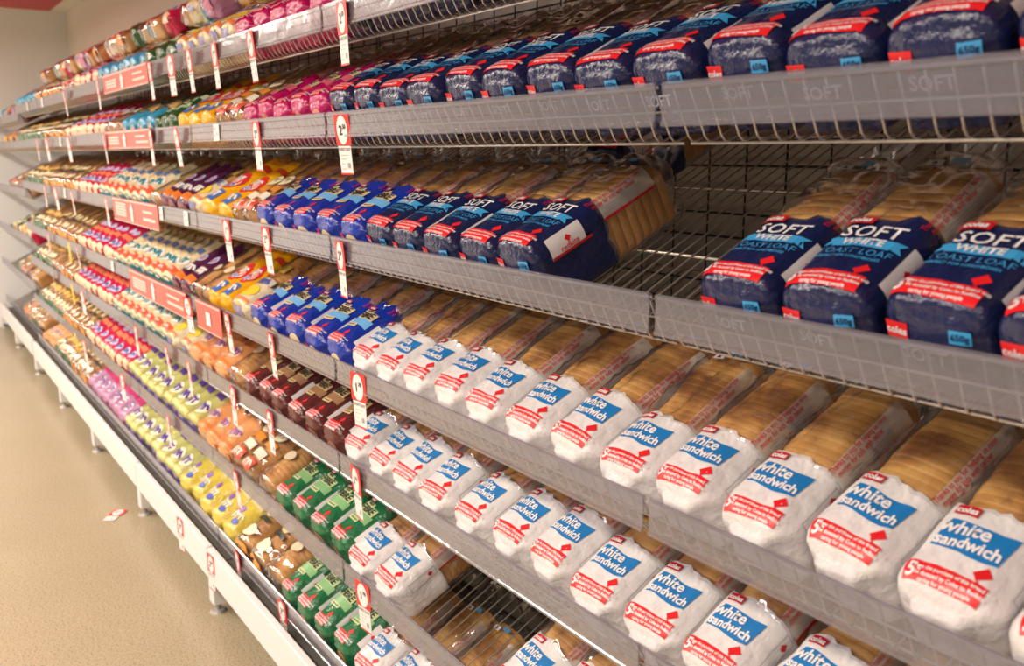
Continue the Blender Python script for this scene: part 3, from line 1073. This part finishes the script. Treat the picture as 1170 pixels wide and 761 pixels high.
for bi in range(9):
    x = -bi - (0.0 if bi < 7 else 0.06)
    nm = ('main run, %s bay' % BAYNAME[bi]) if bi < 7 else ('end fixture, %s bay' % ('near', 'far')[bi - 7])
    root = bpy.data.objects.new('shelf_base', None)
    COL.objects.link(root)
    root.location = (x, YB, 0)
    link('front_beam', BEAM, root)
    link('deck', DECK, root)
    lg = link('leg', LEG, root)
    link('foot', FOOT, lg)
    tag(root, 'white steel base beam with leg, %s' % nm, 'shelf base', 'white steel base units')
    root = bpy.data.objects.new('back_panel', None)
    COL.objects.link(root)
    root.location = (x, 1.425, 0)
    link('panel', PANEL, root)
    link('wire_grid', GRID, root)['label'] = 'black wire grid'
    tag(root, 'grey back panel with black wire grid, %s' % nm, 'panel', 'back panels of the shelving')
    u = link('upright_post', UPR, None, Matrix.Translation((x, 1.462, 0)))
    tag(u, 'grey upright post behind the trays, %s' % nm, 'post', 'upright posts')

# ------------------------------------------------------------------ loaves on the shelves
ROWS = [
    (0, 18, [('tealblue', 40), ('gold', 70), ('cream', 85), ('crimson', 112), ('tealblue', 165), ('darkgreen', 200), ('yellowblue', 266), ('magenta', 374), ('soft', 1100.)]),
    (1, 20, [('greenroll', 51), ('gold', 75), ('crimson', 118), ('tan', 138), ('tealblue', 175), ('darkgreen', 203), ('golden', 240), ('cream', 275), ('magenta', 372), ('soft', 1330)]),
    (2, 30, [('greenroll', 50), ('gold', 84), ('crimson', 112), ('teal', 168), ('tan', 181), ('purple', 212), ('yellowblue', 228), ('golden', 262), ('cream', 290), ('blue', 412), ('soft', 614), (None, 793), ('soft', 1300)]),
    (3, 38, [('greenroll', 56), ('gold', 87), ('crimson', 130), ('teal', 196), ('purple', 216), ('tan', 238), ('golden', 262), ('yellowblue', 282), ('blue', 396), ('white', 1300)]),
    (4, 40, [('greenroll', 58), ('tan', 70), ('gold', 84), ('crimson', 128), ('teal', 190), ('yellowblue', 217), ('orange', 258), ('tan', 275), ('maroon', 388), ('white', 1050)]),
    (5, 45, [('greenroll', 72), ('gold', 98), ('crimson', 145), ('lime', 224), ('orange', 262), ('cream', 290), ('tan', 312), ('green', 394), ('white', 452), (None, 556), ('white', 860)]),
    (6, 50, [('orange', 62), ('greenroll', 80), ('gold', 100), ('lilac', 142), ('lime', 205), ('yellow', 268), ('gold', 300), ('tan', 320), ('green', 398), ('white', 560)]),
]
counts = {}
placed = []
seq = {}


def place(kind, tier, x, width, z, y=YF, vrow=0.006, where=None, rz=None, up=0.0, hs=1.0):
    nm, desc, ks = KN[kind]
    i = seq.get(kind, 0)
    seq[kind] = i + 1
    k = ks[(i * 7 + tier * 3 + (i // 3)) % len(ks)]
    if kind == 'soft' and tier == 2 and x > -0.62:
        k = SLICED[i % 2]
    sx = max(0.80, min(1.12, width / 0.1235))
    a = math.radians(rnd.uniform(-3.2, 3.2)) if rz is None else rz
    M = tray_matrix(x, z, y) @ Matrix.Translation((width / 2, vrow + rnd.uniform(0.0, 0.010), 0.0032 + up)) @ Matrix.Rotation(a, 4, 'Z') @ Matrix.Rotation(math.radians(rnd.uniform(-1.5, 1.5)), 4, 'Y') @ Matrix.Diagonal((sx, 1.0 + rnd.uniform(-.02, .03), hs * (1.0 + rnd.uniform(-.04, .04)), 1))
    o = instantiate(k, nm, M)
    key = (kind, where or SHELF[tier])
    placed.append((o, key, x))
    counts[key] = counts.get(key, 0) + 1
    return o


for t, px0, items in ROWS:
    z = TZ[t]
    xa = x_at(z, px0)
    for kind, px1 in items:
        xb = x_at(z, px1)
        if kind:
            n = max(1, round((xb - xa) / 0.1215))
            wd = (xb - xa) / n
            for i in range(n):
                place(kind, t, xa + i * wd, wd, z)
        xa = xb
# a second layer lying on the first on the top shelf of the far bays, seen against the wall
UPPER = ['tan', 'gold', 'tealblue', 'crimson', 'tan', 'cream', 'crimson', 'lilac', 'tan', 'teal', 'gold', 'yellowblue', 'cream', 'yellowblue', 'tan', 'darkgreen']
xa = x_at(TZ[0], 30)
i = 0
while xa < x_at(TZ[0], 262) - 0.13:
    place(UPPER[(i * 5) % 16], 0, xa, 0.121, TZ[0], vrow=0.15 + rnd.uniform(-.03, .03), where='top shelf upper layer', up=0.112, hs=0.78, rz=rnd.uniform(-.12, .12))
    xa += 0.127
    i += 1
# the loaf standing behind the last navy one on the third shelf
xg = x_at(TZ[2], 614)
place('soft', 2, -0.510, 0.118, TZ[2], vrow=0.33, where='third shelf back row', rz=0.02)

# end fixture
ENDROWS = [(0, ['purple', 'maroon', 'lilac', 'maroon', 'purple', 'yellowblue', 'gold', 'tealblue']),
           (1, ['golden', 'purple', 'golden', 'purple', 'yellow', 'gold', 'purple', 'golden']),
           (2, ['tan', 'maroon', 'tan', 'maroon', 'tan', 'cream', 'tan', 'maroon']),
           (3, ['crimson', 'lime', 'orange', 'lime', 'crimson', 'darkgreen', 'gold', 'lime']),
           (4, ['tan', 'gold', 'tan', 'maroon', 'tan', 'cream', 'tan', 'greenroll']),
           (5, ['tan', 'tan', 'greenroll', 'tan', 'gold', 'tan', 'orange', 'tan'])]
for t, ks in ENDROWS:
    for i, kd in enumerate(ks):
        place(kd, t, -6.20 - i * 0.123, 0.121, ZB[t], 0.82, where='end fixture %s shelf' % ORD[t])

for key in sorted(set(k for _, k, _ in placed)):
    row = sorted([(x, i) for i, (o, k, x) in enumerate(placed) if k == key])
    for n, (x, i) in enumerate(row):
        o = placed[i][0]
        kind, where = key
        desc = KN[kind][1]
        if len(row) == 1:
            lab = '%s, the only one on the %s' % (desc, where)
        else:
            lab = '%s, %s from left on %s' % (desc, ORD[n], where)
        tag(o, lab, 'bread loaf', 'loaves in bags: ' + desc)


# ------------------------------------------------------------------ price tags, rail cards, red signs
def flat(vf, y, mat, name):
    V, F = vf
    return mesh(name, [(v[0], y, v[1]) for v in V], F, mat, False)


def slab(outline, y0, y1, mat, name):
    n = len(outline)
    V = [(x, y0, z) for x, z in outline] + [(x, y1, z) for x, z in outline]
    F = [tuple(range(n)), tuple(reversed(range(n, 2 * n)))] + [(i, n + i, n + (i + 1) % n, (i + 1) % n) for i in range(n)]
    return mesh(name, V, F, mat, False)


def make_tag(big, small, holder, face=CARD):
    """origin at the top edge, hanging down in -z, facing -y"""
    K = Kind()
    w1, h1 = 0.028, 0.062
    out = [(-w1, 0), (w1, 0), (w1 * 1.06, -h1 * .5), (w1, -h1), (-w1, -h1), (-w1 * 1.06, -h1 * .5)]
    hi = K.add('tag_holder', slab(out, 0.0, 0.0012, holder, 'tag_holder'), None, 'coloured holder with an oval window')
    K.add('oval_face', flat(oval2d(0, -h1 * .5, 0.0205, 0.029), -0.0006, face, 'oval_face'), hi, 'white oval face')
    K.add('price_lettering', flat(merge2d([shift(text2d(big, 0.027, 0.0006), -0.005, -h1 * .52), shift(text2d(small, 0.0125, 0.0004), 0.0085, -h1 * .40)]), -0.0012, BLACK, 'price_lettering'), hi)
    z0 = -h1 - 0.001
    ci = K.add('tag_card', slab([(-0.024, z0), (0.024, z0), (0.0225, z0 - 0.058), (-0.0225, z0 - 0.058)], 0.0002, 0.001, CARD, 'tag_card'), None, 'white card hanging below')
    K.add('card_lettering', flat(merge2d([shift(text2d('EVERY DAY', 0.0086, 0.0005), 0, z0 - 0.007)] + [grid2d(-0.018, x1, z0 - q - 0.0011, z0 - q, 1, 1) for q, x1 in ((0.018, 0.014), (0.026, 0.004), (0.036, -0.004), (0.046, 0.0))] +
          [grid2d(0.006, 0.016, z0 - 0.045, z0 - 0.034, 1, 1)]), -0.0005, GREYINK, 'card_lettering'), ci)
    K.add('card_edge', flat(grid2d(-0.0228, 0.0228, z0 - 0.058, z0 - 0.0545, 1, 1), -0.0008, TAGRED if holder is TAGRED else holder, 'card_edge'), ci)
    return K


TAGS = {'red': make_tag('1', '70', TAGRED), 'red2': make_tag('2', '50', TAGRED), 'red3': make_tag('2', '00', TAGRED)}
K = Kind()
K.add('tag_strip', slab([(-0.014, 0), (0.014, 0), (0.013, -0.105), (-0.013, -0.105)], 0.0, 0.0012, TAGYEL, 'tag_strip'))
TAGS['yellow'] = K
TAGPX = [
    (0, [75, 114, 174, 198, 219, 243, 284, 389]),
    (1, [44, 55, 80, 121, 175, 204, 291, 389]),
    (2, [53, 65, 84, 124, 257, 302, 387]),
    (3, [57, (81, 'yellow'), 90, 217, 258, 308, 408]),
    (4, [62, (84, 'yellow'), 96, 158, 193, 219, 265, 307, 405]),
    (5, [(88, 'yellow'), 98, 142, 195, 268, 413]),
    (6, [270, 321]),
]
for t, lst in TAGPX:
    n = 0
    ny = 0
    for i, e in enumerate(lst):
        px, kd = e if isinstance(e, tuple) else (e, ('red', 'red2', 'red3')[(i + t) % 3])
        if px > 380:
            kd = 'red2' if t < 3 else 'red'
        x = x_at(TZ[t], px, YF - 0.014)
        a = math.radians(rnd.uniform(-8, 8) if px > 240 else rnd.uniform(-7, 8))
        M = Matrix.Translation((x, YF - 0.0145 - 0.012 * (px < 240), TZ[t] - 0.003)) @ Matrix.Rotation(a, 4, 'Z') @ Matrix.Rotation(math.radians(rnd.uniform(2, 6)), 4, 'X')
        o = instantiate(TAGS[kd], 'price_tag', M)
        if kd == 'yellow':
            tag(o, 'narrow yellow tag hanging from the %s rail' % SHELF[t], 'price tag', 'yellow shelf tags')
        else:
            tag(o, 'red and white price tag, %s from left on the %s rail' % (ORD[n], SHELF[t]), 'price tag', 'price tags on the rails')
            n += 1
for px, nm in ((205, 'left'), (240, 'right')):
    x = x_at(0.226, px, YB - 0.016)
    o = instantiate(TAGS['red3'], 'price_tag', Matrix.Translation((x, YB - 0.0155, 0.226)) @ Matrix.Rotation(math.radians(6), 4, 'Z'))
    tag(o, 'price tag hooked on white base beam, the %s one of two' % nm, 'price tag', 'price tags on the base beam')

# blank white cards slid into the rails
p = MB(); p.bevbox(-0.024, 0.024, -0.001, 0.0, -0.045, 0.0, 0.0004)
RC = p.mesh('rail_card', CARD)
rcp = flat(merge2d([grid2d(-0.018, -0.006, -0.016, -0.008, 1, 1), grid2d(-0.018, -0.010, -0.034, -0.026, 1, 1), grid2d(0.004, 0.014, -0.032, -0.022, 1, 1)]), -0.0016, GREYINK, 'card_print')
for t, px in ((1, 251), (2, 187), (2, 216), (2, 76), (3, 131), (1, 71), (0, 33), (0, 50)):
    x = x_at(TZ[t], px)
    M = Matrix.Translation((x, YF - 0.0105, TZ[t] - 0.0015))
    o = link('rail_card', RC, None, M)
    link('card_print', rcp, o)
    tag(o, 'white card in the %s rail, %s' % (SHELF[t], {251: 'under the cream and yellow loaves', 187: 'left of the pair by plum loaves', 216: 'right of the pair by plum loaves', 76: 'at the far end', 131: 'between teal script loaves', 71: 'under crimson loaves', 33: 'farthest one', 50: 'second farthest one'}[px]), 'card', 'cards in the rails')

for t, pa, pb, h, lab in ((0, 117, 167, 0.070, 'red promotion sign on the top shelf rail'), (1, 120, 171, 0.068, 'red promotion sign on the second shelf rail'),
                          (2, 128, 179, 0.092, 'red promotion sign hanging from the third shelf rail'), (3, 147, 212, 0.088, 'long red promotion sign on the fourth shelf rail'),
                          (3, 223, 251, 0.092, 'short red promotion sign on the fourth shelf rail')):
    xa, xb = x_at(TZ[t], pa, YF - 0.018), x_at(TZ[t], pb, YF - 0.018)
    wd = xb - xa
    root = bpy.data.objects.new('promotion_sign', None)
    COL.objects.link(root)
    root.matrix_world = Matrix.Translation((xa, YF - 0.018, TZ[t] + 0.004)) @ Matrix.Rotation(math.radians(2), 4, 'X')
    p = MB(); p.bevbox(0, wd, 0, 0.002, -h, 0, 0.0008)
    link('sign_board', p.mesh('sign_board', SIGNRED), root)
    fr = merge2d([grid2d(0.003, wd - 0.003, -0.008, -0.003, 1, 1), grid2d(0.003, wd - 0.003, -h + 0.002, -h + 0.005, 1, 1)])
    PK = ink((0.86, 0.60, 0.52))
    link('sign_border', flat(fr, -0.0012, PK, 'sign_border'), root)
    if wd > 0.4:
        items = [grid2d(wd * .07, wd * .07 + wd * .26, -h * .75 + 0.011 * i * 1.0, -h * .75 + 0.011 * i + 0.008, 1, 1) for i in range(int(h * .6 / 0.011))]
        link('sign_line', flat(grid2d(wd * .70, wd * .90, -h * .42, -h * .32, 1, 1), -0.0012, PK, 'sign_line'), root)
        link('sign_line', flat(grid2d(wd * .70, wd * .95, -h * .72, -h * .60, 1, 1), -0.0012, PK, 'sign_line'), root)
        link('sign_print', flat(merge2d(items), -0.0012, PK, 'sign_print'), root)
        xc = wd * .46
        link('sign_arrow', flat(merge2d([grid2d(xc - 0.018, xc + 0.018, -h * .9, -h * .45, 1, 1), poly2d([(xc - 0.03, -h * .45), (xc + 0.03, -h * .45), (xc, -h * .12)])]), -0.0018, WHITE, 'sign_arrow'), root)
    else:
        link('sign_arrow', flat(grid2d(wd * .42, wd * .60, -h * .75, -h * .3, 1, 1), -0.0018, WHITE, 'sign_arrow'), root)
    tag(root, lab, 'sign', 'red promotion signs')

# fallen tag on the floor by a leg, and a loose clip
o = instantiate(TAGS['red3'], 'price_tag', Matrix.Translation((-3.10, 0.70, 0.003)) @ Matrix.Rotation(0.9, 4, 'Z') @ Matrix.Rotation(-PI / 2, 4, 'X'))
tag(o, 'fallen price tag lying on the floor beside a leg', 'price tag')
